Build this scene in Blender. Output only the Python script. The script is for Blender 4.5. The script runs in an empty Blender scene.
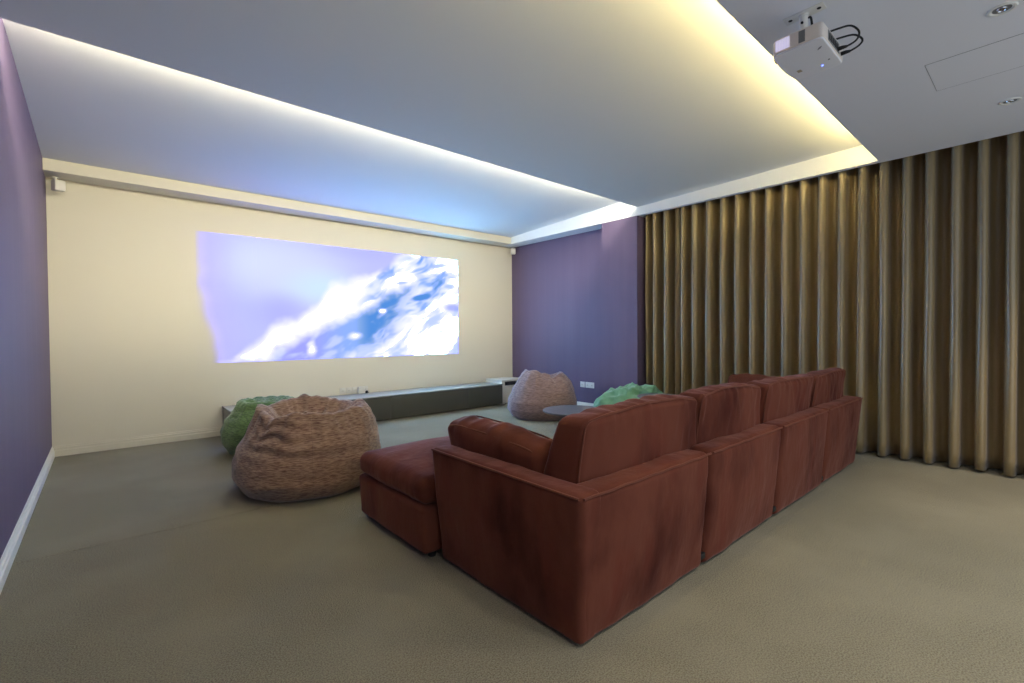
import bpy, bmesh, math, random
from mathutils import Vector, Matrix, noise
random.seed(7)
PI = math.pi
scene = bpy.context.scene
COL = scene.collection

# ------------------------------------------------------------------ helpers
def link(o, parent=None):
    COL.objects.link(o)
    if parent is not None:
        o.parent = parent
    return o

def obj(name, bm, mat, parent=None, smooth=True, loc=None, angle=40):
    me = bpy.data.meshes.new(name)
    bmesh.ops.recalc_face_normals(bm, faces=bm.faces)
    bm.to_mesh(me); bm.free()
    if smooth:
        me.polygons.foreach_set('use_smooth', [True] * len(me.polygons))
        try:
            me.set_sharp_from_angle(angle=math.radians(angle))
        except Exception:
            pass
    for m in (mat if isinstance(mat, (list, tuple)) else [mat]):
        me.materials.append(m)
    o = bpy.data.objects.new(name, me)
    if loc is not None:
        o.location = loc
    return link(o, parent)

def tag(o, label, cat, group=None, kind=None):
    o['label'] = label
    o['category'] = cat
    if group: o['group'] = group
    if kind: o['kind'] = kind
    return o

def thing(name, label, cat, loc=(0, 0, 0), rotz=0.0, group=None):
    o = bpy.data.objects.new(name, None)
    o.empty_display_size = .1
    o.location = loc
    o.rotation_euler = (0, 0, rotz)
    link(o)
    return tag(o, label, cat, group)

def struct(name, bm, mat, label, cat, smooth=False):
    o = obj(name, bm, mat, smooth=smooth)
    tag(o, label, cat, kind='structure')
    return o

def add_box(bm, x0, x1, y0, y1, z0, z1, bevel=0.0, seg=2, mi=0):
    r = bmesh.ops.create_cube(bm, size=1.0)
    vs = r['verts']
    for v in vs:
        v.co = Vector(((x0 + x1) / 2 + v.co.x * (x1 - x0), (y0 + y1) / 2 + v.co.y * (y1 - y0), (z0 + z1) / 2 + v.co.z * (z1 - z0)))
    fs = set(f for v in vs for f in v.link_faces)
    for f in fs: f.material_index = mi
    if bevel > 0:
        es = list(set(e for v in vs for e in v.link_edges))
        bmesh.ops.bevel(bm, geom=es, offset=bevel, segments=seg, profile=.5, affect='EDGES')

def box(*a, **k):
    bm = bmesh.new(); add_box(bm, *a, **k); return bm

def add_prism(bm, pts, y0, y1, axis='y'):
    """extrude a closed 2-D outline along an axis"""
    def P(a, b, t):
        return {'y': (a, t, b), 'x': (t, a, b), 'z': (a, b, t)}[axis]
    A = [bm.verts.new(P(a, b, y0)) for a, b in pts]
    B = [bm.verts.new(P(a, b, y1)) for a, b in pts]
    n = len(pts)
    for i in range(n):
        bm.faces.new((A[i], A[(i + 1) % n], B[(i + 1) % n], B[i]))
    bm.faces.new(A); bm.faces.new(B)

def add_tube(bm, path, r, seg=8, closed=False):
    path = [Vector(p) for p in path]
    n = len(path)
    rings = []
    prev = None
    for i, p in enumerate(path):
        if closed:
            t = path[(i + 1) % n] - path[i - 1]
        else:
            t = path[min(i + 1, n - 1)] - path[max(i - 1, 0)]
        t.normalize()
        if prev is None:
            a = Vector((0, 0, 1)) if abs(t.z) < .9 else Vector((1, 0, 0))
            u = t.cross(a).normalized()
        else:
            u = (prev - t * prev.dot(t)).normalized()
        prev = u
        w = t.cross(u)
        rr = r[i] if isinstance(r, (list, tuple)) else r
        rings.append([bm.verts.new(p + (u * math.cos(2 * PI * k / seg) + w * math.sin(2 * PI * k / seg)) * rr) for k in range(seg)])
    for i in range(n if closed else n - 1):
        a, b = rings[i], rings[(i + 1) % n]
        for k in range(seg):
            bm.faces.new((a[k], a[(k + 1) % seg], b[(k + 1) % seg], b[k]))
    if not closed:
        bm.faces.new(rings[0]); bm.faces.new(rings[-1])

def add_lathe(bm, prof, seg=40, c=(0, 0, 0)):
    rings = []
    for r, z in prof:
        if r < 1e-6:
            rings.append([bm.verts.new((c[0], c[1], c[2] + z))])
        else:
            rings.append([bm.verts.new((c[0] + r * math.cos(2 * PI * k / seg), c[1] + r * math.sin(2 * PI * k / seg), c[2] + z)) for k in range(seg)])
    for a, b in zip(rings, rings[1:]):
        for k in range(seg):
            if len(a) == 1 and len(b) == 1: continue
            if len(a) == 1: bm.faces.new((a[0], b[k], b[(k + 1) % seg]))
            elif len(b) == 1: bm.faces.new((a[k], a[(k + 1) % seg], b[0]))
            else: bm.faces.new((a[k], a[(k + 1) % seg], b[(k + 1) % seg], b[k]))

def catmull(pts, sub=8):
    pts = [Vector(p) for p in pts]
    out = []
    for i in range(len(pts) - 1):
        p0 = pts[max(i - 1, 0)]; p1 = pts[i]; p2 = pts[i + 1]; p3 = pts[min(i + 2, len(pts) - 1)]
        for k in range(sub):
            t = k / sub
            out.append(.5 * ((2 * p1) + (p2 - p0) * t + (2 * p0 - 5 * p1 + 4 * p2 - p3) * t * t + (3 * p1 - p0 - 3 * p2 + p3) * t ** 3))
    out.append(pts[-1])
    return out

def soft_box(sx, sy, sz, r, bulge=(0, 0, 0), n=(10, 6, 8), deform=None, wrinkle=None, k=4):
    """an upholstered block centred on the origin: rounded edges, swollen faces, then deform(p) and a normal displacement"""
    h = (sx / 2, sy / 2, sz / 2)
    rr = [min(r, hh * .98) for hh in h]
    ax = []
    for i in range(3):
        c = []
        for a in range(k):
            c.append(-h[i] + rr[i] * (1 - math.tan(PI / 4 * (1 - a / k))))
        m = n[i]
        for a in range(m + 1):
            c.append(-(h[i] - rr[i]) + 2 * (h[i] - rr[i]) * a / m)
        for a in range(1, k + 1):
            c.append(h[i] - rr[i] * (1 - math.tan(PI / 4 * a / k)))
        ax.append(c)
    bm = bmesh.new()
    idx = {}
    def vert(i, j, l):
        key = (i, j, l)
        if key in idx: return idx[key]
        p = [ax[0][i], ax[1][j], ax[2][l]]
        q = [max(-(h[t] - rr[t]), min(h[t] - rr[t], p[t])) for t in range(3)]
        d = [(p[t] - q[t]) / rr[t] for t in range(3)]
        L = math.sqrt(sum(x * x for x in d)) or 1
        s = [q[t] + d[t] / L * rr[t] for t in range(3)]
        u = [s[t] / h[t] for t in range(3)]
        o = [0, 0, 0]
        for t in range(3):
            a, b = (t + 1) % 3, (t + 2) % 3
            o[t] = s[t] * (1 + bulge[t] / h[t] * (1 - u[a] ** 2) * (1 - u[b] ** 2))
        v = bm.verts.new(o)
        idx[key] = v
        return v
    N = [len(c) for c in ax]
    for t in range(3):
        a, b = (t + 1) % 3, (t + 2) % 3
        for side in (0, N[t] - 1):
            for i in range(N[a] - 1):
                for j in range(N[b] - 1):
                    vs = []
                    for di, dj in ((0, 0), (1, 0), (1, 1), (0, 1)):
                        key = [0, 0, 0]; key[t] = side; key[a] = i + di; key[b] = j + dj
                        vs.append(vert(*key))
                    try: bm.faces.new(vs if side else vs[::-1])
                    except ValueError: pass
    if wrinkle:
        bm.normal_update()
        ds = [(v, v.normal.copy() * wrinkle(v.co)) for v in bm.verts]
        for v, d in ds: v.co += d
    if deform:
        for v in bm.verts: v.co = Vector(deform(v.co))
    return bm

def nz(x, y, z):
    return noise.noise(Vector((x, y, z)))

def smooth(a, b, x):
    t = max(0, min(1, (x - a) / (b - a))) if b != a else float(x > a)
    return t * t * (3 - 2 * t)

def interp(tab, x):
    if x <= tab[0][0]: return tab[0][1]
    for (a, va), (b, vb) in zip(tab, tab[1:]):
        if x <= b:
            t = (x - a) / (b - a); t = t * t * (3 - 2 * t) * .5 + t * .5
            return va + (vb - va) * t
    return tab[-1][1]

# ------------------------------------------------------------------ materials
def mat(name, color, rough=.6, spec=.5, metal=0, sheen=0, sheen_tint=None, sheen_rough=.5, coat=0,
        var=None, bump=None, emit=None, emit_s=0):
    """var = (colour2, scale vector, detail, lo, hi); bump = [(scale vector, strength, distance, detail), ...]"""
    m = bpy.data.materials.new(name); m.use_nodes = True
    nt = m.node_tree; b = nt.nodes['Principled BSDF']
    b.inputs['Base Color'].default_value = (*color, 1)
    b.inputs['Roughness'].default_value = rough
    b.inputs['Specular IOR Level'].default_value = spec
    b.inputs['Metallic'].default_value = metal
    b.inputs['Sheen Weight'].default_value = sheen
    b.inputs['Sheen Roughness'].default_value = sheen_rough
    b.inputs['Coat Weight'].default_value = coat
    if sheen_tint: b.inputs['Sheen Tint'].default_value = (*sheen_tint, 1)
    if emit:
        b.inputs['Emission Color'].default_value = (*emit, 1)
        b.inputs['Emission Strength'].default_value = emit_s
    tc = nt.nodes.new('ShaderNodeTexCoord') if (var or bump) else None
    def tex(scale, detail=3):
        mp = nt.nodes.new('ShaderNodeMapping'); mp.inputs['Scale'].default_value = scale
        nt.links.new(tc.outputs['Object'], mp.inputs['Vector'])
        t = nt.nodes.new('ShaderNodeTexNoise'); t.inputs['Scale'].default_value = 1; t.inputs['Detail'].default_value = detail
        nt.links.new(mp.outputs['Vector'], t.inputs['Vector'])
        return t.outputs['Fac']
    if var:
        prev = None
        for c2, sc, det, lo, hi in (var if isinstance(var, list) else [var]):
            f = tex(sc, det)
            mr = nt.nodes.new('ShaderNodeMapRange'); mr.inputs['From Min'].default_value = lo; mr.inputs['From Max'].default_value = hi
            nt.links.new(f, mr.inputs['Value'])
            mx = nt.nodes.new('ShaderNodeMix'); mx.data_type = 'RGBA'
            nt.links.new(mr.outputs['Result'], mx.inputs['Factor'])
            if prev is None: mx.inputs['A'].default_value = (*color, 1)
            else: nt.links.new(prev, mx.inputs['A'])
            mx.inputs['B'].default_value = (*c2, 1)
            prev = mx.outputs['Result']
        nt.links.new(prev, b.inputs['Base Color'])
    if bump:
        prevn = None
        for sc, st, dist, det in bump:
            f = tex(sc, det)
            bp = nt.nodes.new('ShaderNodeBump'); bp.inputs['Strength'].default_value = st; bp.inputs['Distance'].default_value = dist
            nt.links.new(f, bp.inputs['Height'])
            if prevn is not None: nt.links.new(prevn, bp.inputs['Normal'])
            prevn = bp.outputs['Normal']
        nt.links.new(prevn, b.inputs['Normal'])
    return m

M = {}
M['cream'] = mat('cream_paint', (.75, .71, .60), .7, .3, bump=[((60, 60, 60), .04, .002, 3)])
M['white_ceiling'] = mat('white_ceiling_paint', (.80, .80, .79), .75, .25)
M['fascia'] = mat('fascia_paint', (.88, .88, .87), .7, .25)
M['soffit'] = mat('soffit_paint', (.78, .77, .79), .75, .25)
M['purple'] = mat('purple_paint', (.122, .088, .158), .55, .35, bump=[((50, 50, 50), .05, .002, 3)],
                  var=((.135, .099, .172), (9, 9, .35), 4, .35, .75))
M['white_trim'] = mat('white_trim_gloss', (.88, .86, .78), .4, .5)
M['carpet'] = mat('loop_carpet', (.265, .240, .165), .95, .1, sheen=.15,
                  var=[((.135, .120, .078), (165, 165, 165), 3, .42, .64), ((.315, .285, .20), (1.2, 1.2, 1.2), 4, .45, .9)],
                  bump=[((170, 170, 170), .9, .008, 3)])
VEL = (.132, .042, .027)
velvet_bump = [((26, 26, 9), .16, .02, 5), ((6, 6, 3), .18, .04, 3)]
M['velvet'] = mat('russet_velvet', VEL, .85, .06, sheen=.35, sheen_tint=(.95, .55, .50), sheen_rough=.30,
                  var=[((.050, .012, .009), (3.2, 3.2, 1.8), 5, .46, .74), ((.130, .032, .021), (7, 7, 2.2), 4, .52, .85)], bump=velvet_bump)
M['velvet_dark'] = mat('russet_velvet_piping', (.110, .034, .021), .8, .1, sheen=.3, sheen_tint=(1, .5, .4))
M['black'] = mat('black_plastic', (.012, .012, .013), .45, .4)
M['curtain'] = mat('olive_bronze_satin', (.30, .22, .105), .36, .8, sheen=.25, sheen_tint=(.9, .9, 1),
                   var=((.235, .17, .08), (30, 30, .8), 3, .35, .7), bump=[((220, 220, 12), .10, .002, 2)])
M['bag_brown'] = mat('brown_woven_chenille', (.31, .205, .15), .9, .1, sheen=.35,
                     var=[((.145, .075, .055), (22, 22, 170), 4, .42, .62), ((.31, .21, .155), (14, 14, 130), 4, .55, .75)],
                     bump=[((30, 30, 190), .5, .010, 3)])
M['bag_brown_blue_lit'] = mat('brown_chenille_blue_lit', (.30, .205, .185), .9, .1, sheen=.45, sheen_tint=(.85, .85, 1),  # brown fabric with the picture's blue light put into its colour
                     var=[((.165, .105, .095), (18, 18, 150), 4, .42, .62)], bump=[((30, 30, 190), .4, .008, 3)])
M['bag_green'] = mat('green_woven_chenille', (.135, .235, .085), .9, .1, sheen=.35,
                     var=[((.055, .110, .040), (30, 30, 190), 4, .42, .62), ((.20, .29, .12), (14, 14, 130), 4, .58, .78)],
                     bump=[((30, 30, 190), .5, .010, 3)])
M['bag_mint'] = mat('sea_green_cotton', (.20, .42, .26), .85, .15, sheen=.35, bump=[((60, 60, 60), .2, .004, 3)],
                    var=((.15, .33, .19), (8, 8, 8), 4, .4, .7))
M['console_front'] = mat('charcoal_lacquer', (.060, .060, .050), .35, .5)
M['console_top'] = mat('lacquer_top_wall_reflection', (.36, .37, .35), .25, .6)  # pale base colour paints in the wall mirrored in the glossy top
M['table_top'] = mat('slate_grey_top', (.155, .155, .165), .42, .5, var=((.125, .125, .135), (25, 25, 25), 4, .4, .7))
M['steel_dark'] = mat('dark_metal', (.06, .065, .08), .4, .5, metal=.6)
M['white_plastic'] = mat('white_plastic', (.74, .72, .67), .4, .5)
M['white_lacquer'] = mat('white_lacquer', (.72, .70, .64), .45, .5)
M['shadow_line'] = mat('dark_recess', (.03, .03, .035), .8, .1)
M['projector'] = mat('projector_shell', (.78, .70, .63), .45, .4)
M['projector_base'] = mat('projector_underside', (.82, .81, .84), .5, .4)
M['grey_plastic'] = mat('grey_plastic', (.20, .20, .20), .5, .4)
M['blue_led'] = mat('blue_led', (.1, .15, 1), .4, .4, emit=(.10, .18, 1), emit_s=3.5)
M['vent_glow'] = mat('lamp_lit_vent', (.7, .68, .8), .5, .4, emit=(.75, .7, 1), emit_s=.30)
M['chrome'] = mat('satin_chrome', (.62, .63, .66), .25, .5, metal=1)
M['tan'] = mat('tan_label', (.45, .36, .25), .6, .3)
M['glass_dark'] = mat('dark_glass', (.03, .03, .04), .1, .6)
WARM = (1.0, .80, .42)
M['led_near'] = mat('warm_led_near', (1, 1, 1), .5, emit=(1.0, .82, .36), emit_s=66)
M['led_far'] = mat('warm_led_far', (1, 1, 1), .5, emit=(1.0, .92, .68), emit_s=118)

# ------------------------------------------------------------------ room
XL, XR, XF = -.415, 5.916, 5.633        # left wall, right wall, right fascia
YS, YP = 6.772, 6.469                   # picture wall, pelmet front
YB = -1.7                               # the room goes on behind the camera
ZS = 2.8755                             # soffit underside
YSOF, YPAN, ZPAN = 1.091, 3.781, 2.989  # soffit edge, raft edge

struct('floor', box(XL - .1, 6.3, YB, YS + .1, -.08, 0), M['carpet'], 'grey olive loop carpet over the whole floor', 'floor')
struct('wall_left', box(XL - .12, XL, YB, YS + .12, 0, 3.45), M['purple'], 'dark purple painted wall along the left side', 'wall')
struct('wall_front', box(XL, 6.3, YS, YS + .12, 0, 3.45), M['cream'], 'cream painted wall that carries the projected picture', 'wall')
bm = bmesh.new()
add_prism(bm, [(XR, YS), (6.3, YS), (6.3, 3.79), (XF, 3.79), (XF, 4.41), (XR, 4.41)], 0, ZS, axis='z')
struct('wall_right', bm, M['purple'], 'purple wall with a projecting pier beside the curtain', 'wall')
struct('wall_side', box(6.2, 6.3, YB, 3.79, 0, 3.3), M['cream'], 'plain wall behind the long bronze curtain', 'wall')

bm = bmesh.new()
add_tube(bm, [(XL + .03 + 5.7 * k / 30, 3.72 + .006 * math.sin(k * 1.3), -.0012) for k in range(31)], .0042, 6)
obj('carpet_seam', bm, M['carpet'], bpy.data.objects['floor'])

# stepped ceilings: far plane, middle raft, near soffit
def plane_slab(x0, x1, pts):
    bm = bmesh.new(); add_prism(bm, pts, x0, x1, axis='x'); return bm
far = struct('ceiling', plane_slab(XL, XF + .02, [(YS, 2.975), (3.2, 3.172), (3.2, 3.34), (YS, 3.34)]), M['white_ceiling'],
             'far sloping white ceiling panel next to the picture wall', 'ceiling')
raft = struct('ceiling.001', plane_slab(XL, XF + .02, [(YPAN, ZPAN), (.45, 3.092), (.45, 3.13), (YPAN - .02, 3.012), (YPAN, 3.012)]), M['white_ceiling'],
              'broad middle white ceiling raft between the two light coves', 'ceiling')
bm = bmesh.new()
add_box(bm, XL, 5.70, YB, YSOF, ZS, ZS + .020)
add_box(bm, XL, 5.70, YB, .40, ZS + .020, 3.35)
soffit = struct('ceiling.002', bm, M['soffit'], 'low grey white ceiling soffit that holds the projector', 'ceiling')
struct('trim_1', box(XL, XF, YP, YS, ZS, 3.05), M['cream'], 'long cream pelmet box along the top of the picture wall', 'trim')
bm = bmesh.new()
add_prism(bm, [(XF, ZS + .001), (5.70, ZS + .001), (5.70, 3.35), (XF, 3.35)], .35, 3.79, axis='y')
add_prism(bm, [(XF, ZS), (6.3, ZS), (6.3, 3.35), (XF, 3.35)], 3.79, YS, axis='y')
struct('trim_2', bm, M['fascia'], 'white fascia band above the purple wall and curtain', 'trim')
bm = bmesh.new()
add_box(bm, 5.70, 6.3, YB, 3.79, 3.10, 3.35)
struct('ceiling.003', bm, M['soffit'], 'ceiling of the recess that hides the curtain heading', 'ceiling')

# led tape lying in the two coves (part of the ceiling that carries it)
obj('led_strip', box(XL + .02, XF - .40, 3.70, 3.722, 3.060, 3.080), M['led_far'], raft, smooth=False)
obj('led_strip', box(XL + .05, XF - .30, .93, .952, 2.925, 2.945), M['led_near'], soffit, smooth=False)

# baseboards: stepped profile
def bb_profile(s):
    return [(0, 0), (s * .020, 0), (s * .020, .060), (s * .012, .066), (s * .012, .084), (s * .015, .087), (s * .006, .092), (s * .006, .104), (s * .003, .110), (0, .110)]
bm = bmesh.new(); add_prism(bm, [(XL + a, b) for a, b in bb_profile(1)], YB, YS, axis='y')
struct('baseboard_left', bm, M['white_trim'], 'white stepped baseboard along the purple left wall', 'baseboard')
bm = bmesh.new(); add_prism(bm, [(YS + a, b) for a, b in bb_profile(-1)], XL, XR, axis='x')
struct('baseboard_front', bm, M['cream'], 'cream stepped baseboard under the picture wall', 'baseboard')
bm = bmesh.new(); add_prism(bm, [(XR + a, b) for a, b in bb_profile(-1)], 4.41, YS, axis='y')
add_prism(bm, [(XF + a, b) for a, b in bb_profile(-1)], 3.79, 4.41, axis='y')
struct('baseboard_right', bm, M['white_trim'], 'white stepped baseboard along the purple right wall', 'baseboard')

# ------------------------------------------------------------------ projected picture (light on the wall)
PX0, PX1, PZ0, PZ1 = .86, 4.665, .905, 2.512
def lerp3(a, b, t): return tuple(a[i] + (b[i] - a[i]) * t for i in range(3))
TOP = [(.083, .0), (.15, .125), (.225, .31), (.294, .335), (.357, .459), (.423, .66), (.515, .715), (.564, .75), (.64, .848), (.72, .979), (.776, 1.03), (1, 1.4)]
LOW = [(.10, -.05), (.186, -.02), (.224, .10), (.303, .17), (.344, .19), (.388, .242), (.444, .30), (.49, .38), (.562, .47), (.638, .56), (.75, .66), (1, .86)]
LOW2 = [(.44, -.02), (.50, .04), (.636, .10), (.70, .22), (.773, .328), (.86, .45), (.922, .53), (1.0, .66)]
BLUE = [(.803, .582, .055, .035, 1.0), (.64, .777, .05, .035, .7), (.719, .719, .035, .025, .7), (.586, .324, .07, .09, 1.0), (.969, .49, .05, .05, .9),
        (.665, .577, .03, .04, .7), (.893, .92, .05, .03, .7), (.955, .72, .03, .03, .5), (.50, .12, .08, .07, .8), (.80, .80, .03, .04, .5), (.92, .83, .03, .02, .5),
        (.70, .42, .05, .05, .5)]
WHITE = [(.513, .20, .035, .045), (.625, .437, .02, .025), (.345, .09, .02, .075), (.445, .611, .10, .09)]
def picture(s, t):
    """radiance of the projected frame at (s, t)"""
    lav, pale, cyan = (.53, .555, .90), (.69, .75, .92), (.64, .83, .91)
    deep, mid, low = (.09, .28, .74), (.28, .45, .83), (.36, .38, .88)
    snow = (1.0, 1.0, 1.0)
    c = lerp3(lav, pale, smooth(.30, 0, math.hypot((s - .16) / 1.0, (t - .80) / 1.3)))
    c = lerp3(c, pale, .85 * smooth(.30, 0, math.hypot((s - .33), (t - .72) / 1.5)))
    c = lerp3(c, cyan, .9 * smooth(.17, 0, math.hypot((s - .39) / 1.2, (t - .62) / 1.4)))
    c = lerp3(c, (.46, .475, .92), .85 * smooth(.17, 0, math.hypot((s - .24) / .8, (t - .40) / 1.4)))
    c = lerp3(c, (.49, .51, .90), .8 * smooth(.16, 0, math.hypot((s - .60) / 1.8, (t - .99) / .9)))
    c = lerp3(c, (.55, .53, .84), .6 * smooth(.12, .0, s))
    w = nz(s * 9, t * 5, 1.3) * .035 + nz(s * 26, t * 14, 4.1) * .020 + nz(s * 60, t * 30, 8.1) * .008
    d = interp(TOP, s) + w - t                       # > 0 below the crest
    soft = .015 + .045 * smooth(.5, .2, abs(s - .42))
    # streaks run up to the right
    a = math.radians(30)
    q, r = s * 2.35 * math.cos(a) + t * math.sin(a), -s * 2.35 * math.sin(a) + t * math.cos(a)
    q += .08 * nz(q * 3, r * 3, 11); r += .05 * nz(q * 5, r * 5, 17)
    st = nz(q * 3.0, r * 8, .7) + .55 * nz(q * 7, r * 19, 2.7) + .3 * nz(q * 15, r * 40, 5.7)
    rough = smooth(.50, .62, s)
    snowc = lerp3(snow, (.62, .72, .94), .9 * smooth(-.22, .26, st) * rough)
    inner = lerp3(snowc, mid, smooth(.16, .50, st) * rough)
    inner = lerp3(inner, deep, .8 * smooth(.50, .85, st) * rough)
    for bx, by, ra, rb, k in BLUE:
        dx, dy = (s - bx), (t - by)
        dd = math.hypot((dx * .9 + dy * .20) / ra, (dy - dx * .45) / rb) - .55 * st
        inner = lerp3(inner, deep if k > .8 else mid, k * smooth(1.15, .45, dd))
    e = t - interp(LOW, s) - 1.4 * w                 # < 0 under the white mass
    lowc = lerp3(low, lerp3(mid, deep, smooth(.50, .58, s)), smooth(.30, .50, s))
    lowc = lerp3(lowc, (.62, .70, .95), .75 * smooth(-.05, .5, st))
    body = lerp3(lowc, inner, max(smooth(-.06, .07, e), smooth(.60, .76, s + .09 * st - .25 * (t - .4))))
    f = interp(LOW2, s) - t + w * 1.5 + st * .05     # lower right snow
    body = lerp3(body, lerp3(snow, (.50, .62, .92), .9 * smooth(-.20, .36, st)), .95 * smooth(-.06, .06, f) * smooth(.42, .50, s))
    for wx, wy, ra, rb in WHITE:
        body = lerp3(body, snow, smooth(1.3, .3, math.hypot((s - wx) / ra, (t - wy) / rb) - .5 * st))
    for bx, by, ra, rb, k in BLUE[4:5]:
        body = lerp3(body, (.30, .36, .82), .8 * smooth(1.2, .3, math.hypot((s - bx) / ra, (t - by) / rb)))
    c = lerp3(c, body, smooth(-soft, soft, d))
    # the lamp drives the whitest parts far beyond what the picture can show, and blue always runs strong
    k = smooth(.955, 1.0, min(c))
    c = (c[0] * PIC_E + 2.6 * k, c[1] * PIC_E + 7.2 * k, c[2] * PIC_E + 10.0 * k + 1.5 * smooth(.80, .95, c[2]))
    edge = interp([(0, .052), (.05, .05), (.25, .042), (.36, .022), (.6, .004), (1, .002)], t) + nz(t * 9, 0, 5) * .008
    al = smooth(edge - .030, edge + .030, s) * (.55 + .45 * smooth(edge, edge + .16, s))
    return c, al
PIC_E = .61
NX, NZ = 330, 140
bm = bmesh.new()
grid = [[bm.verts.new((PX0 + (PX1 - PX0) * i / NX, YS - .003, PZ0 + (PZ1 - PZ0) * j / NZ + .012 * (i / NX - .5) * (j / NZ - .3))) for i in range(NX + 1)] for j in range(NZ + 1)]
for j in range(NZ):
    for i in range(NX):
        bm.faces.new((grid[j][i], grid[j][i + 1], grid[j + 1][i + 1], grid[j + 1][i]))
pm = bpy.data.materials.new('projected_light'); pm.use_nodes = True
nt = pm.node_tree; nt.nodes.clear()
out = nt.nodes.new('ShaderNodeOutputMaterial'); em = nt.nodes.new('ShaderNodeEmission'); tr = nt.nodes.new('ShaderNodeBsdfTransparent')
ad = nt.nodes.new('ShaderNodeMixShader'); at = nt.nodes.new('ShaderNodeAttribute'); at.attribute_name = 'picture'
nt.links.new(at.outputs['Color'], em.inputs['Color']); em.inputs['Strength'].default_value = 1.0
nt.links.new(at.outputs['Alpha'], ad.inputs[0]); nt.links.new(tr.outputs[0], ad.inputs[1]); nt.links.new(em.outputs[0], ad.inputs[2]); nt.links.new(ad.outputs[0], out.inputs['Surface'])
PIC_EM = em
pic = obj('projected_picture', bm, pm, smooth=False)
att = pic.data.color_attributes.new('picture', 'FLOAT_COLOR', 'POINT')
for v in pic.data.vertices:
    s = (v.co.x - PX0) / (PX1 - PX0); t = (v.co.z - PZ0) / (PZ1 - PZ0)
    s2 = (v.co.x - .9) / 3.765
    c, al = picture(s2, t)
    att.data[v.index].color = (c[0], c[1], c[2], al)
tag(pic, 'bright projected picture of a blue sky and snowy crest on the cream wall', 'projected image')

# ------------------------------------------------------------------ curtain
FRONTS = [3.74, 3.60, 3.42, 3.245, 3.185, 3.02, 2.83, 2.65, 2.475, 2.30, 2.13, 1.955, 1.775, 1.60, 1.42, 1.25, 1.075, .90, .735, .555, .39, .215]
y0 = .215
while y0 > YB + .2:
    y0 -= .176 + random.uniform(-.008, .008); FRONTS.append(y0)
cols = []   # (y, phase 0..1 where 0 = front crest)
for i in range(len(FRONTS) - 1):
    a, b = FRONTS[i], FRONTS[i + 1]
    kk = 18
    for k in range(kk): cols.append((a + (b - a) * k / kk, k / kk, i))
cols.append((FRONTS[-1], 0, len(FRONTS) - 1))
bm = bmesh.new(); rows = []
ROWS = 24
depth = [min(1, (FRONTS[i] - FRONTS[min(i + 1, len(FRONTS) - 1)]) / .17) for i in range(len(FRONTS))]
for j in range(ROWS + 1):
    z = .022 + (3.06 - .022) * j / ROWS
    row = []
    for y, ph, i in cols:
        c = math.cos(2 * PI * ph)
        # round crest, flatter valley, slight overhang towards the near side
        sh = c * .5 + .5
        dp = .190 * depth[i]
        fl = 1 + .10 * nz(i * 3.1, z * .8, 2) + .05 * (1 - z / 3)
        x = 5.925 - dp * sh * fl
        yy = y + (.010 * math.sin(2 * PI * ph) - .0145 * math.sin(4 * PI * ph)) * depth[i] + .012 * nz(y * 2, z * .9, 7) * (1 - z / 3.2)
        x += .006 * nz(y * 8, z * 1.5, 3)
        zz = z + (.012 * nz(y * 4, 0, 9) if j == 0 else 0)
        row.append(bm.verts.new((x, yy, zz)))
    rows.append(row)
for a, b in zip(rows, rows[1:]):
    for i in range(len(cols) - 1):
        bm.faces.new((a[i], a[i + 1], b[i + 1], b[i]))
cur = obj('curtain', bm, M['curtain'], angle=180)
so = cur.modifiers.new('cloth', 'SOLIDIFY'); so.thickness = .003
tag(cur, 'long bronze olive pleated curtain covering the right side to the floor', 'curtain')

# ------------------------------------------------------------------ sofa
sofa = thing('sectional_sofa', 'dark russet velvet sectional sofa seen from behind in the middle of the carpet', 'sofa', (1.33, 1.14, 0))
SX, SY = 1.33, 1.14
def local(bm, x, y, z):
    bmesh.ops.translate(bm, verts=bm.verts, vec=(x - SX, y - SY, z)); return bm
HB = .622
X0S = [1.385, 2.368, 3.347, 4.330]
X1S = [2.362, 3.341, 4.324, 5.300]
def wr(seed, amp=.006, fx=5, fy=5, fz=5):
    return lambda p: amp * (nz(p.x * fx + seed, p.y * fy, p.z * fz) + .5 * nz(p.x * fx * 2.7, p.y * fy * 2.7 + seed, p.z * fz * 2.7))
def lean(p, sgnL, sgnR, w):
    """backs splay outwards towards the top; outer ends splay sideways as well"""
    t = (p.z + HB / 2) / HB
    x, y, z = p
    y -= .05 * t * (1 if y < 0 else .55)
    ux = x / (w / 2)
    x += (.05 * t * sgnL * max(0, -ux) ** 3 * -1 if ux < 0 else .05 * t * sgnR * ux ** 3)
    # narrower foot at the inner seams
    x -= .012 * (1 - t) * (ux ** 5)
    return (x, y, z)
ZB0 = .010
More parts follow.
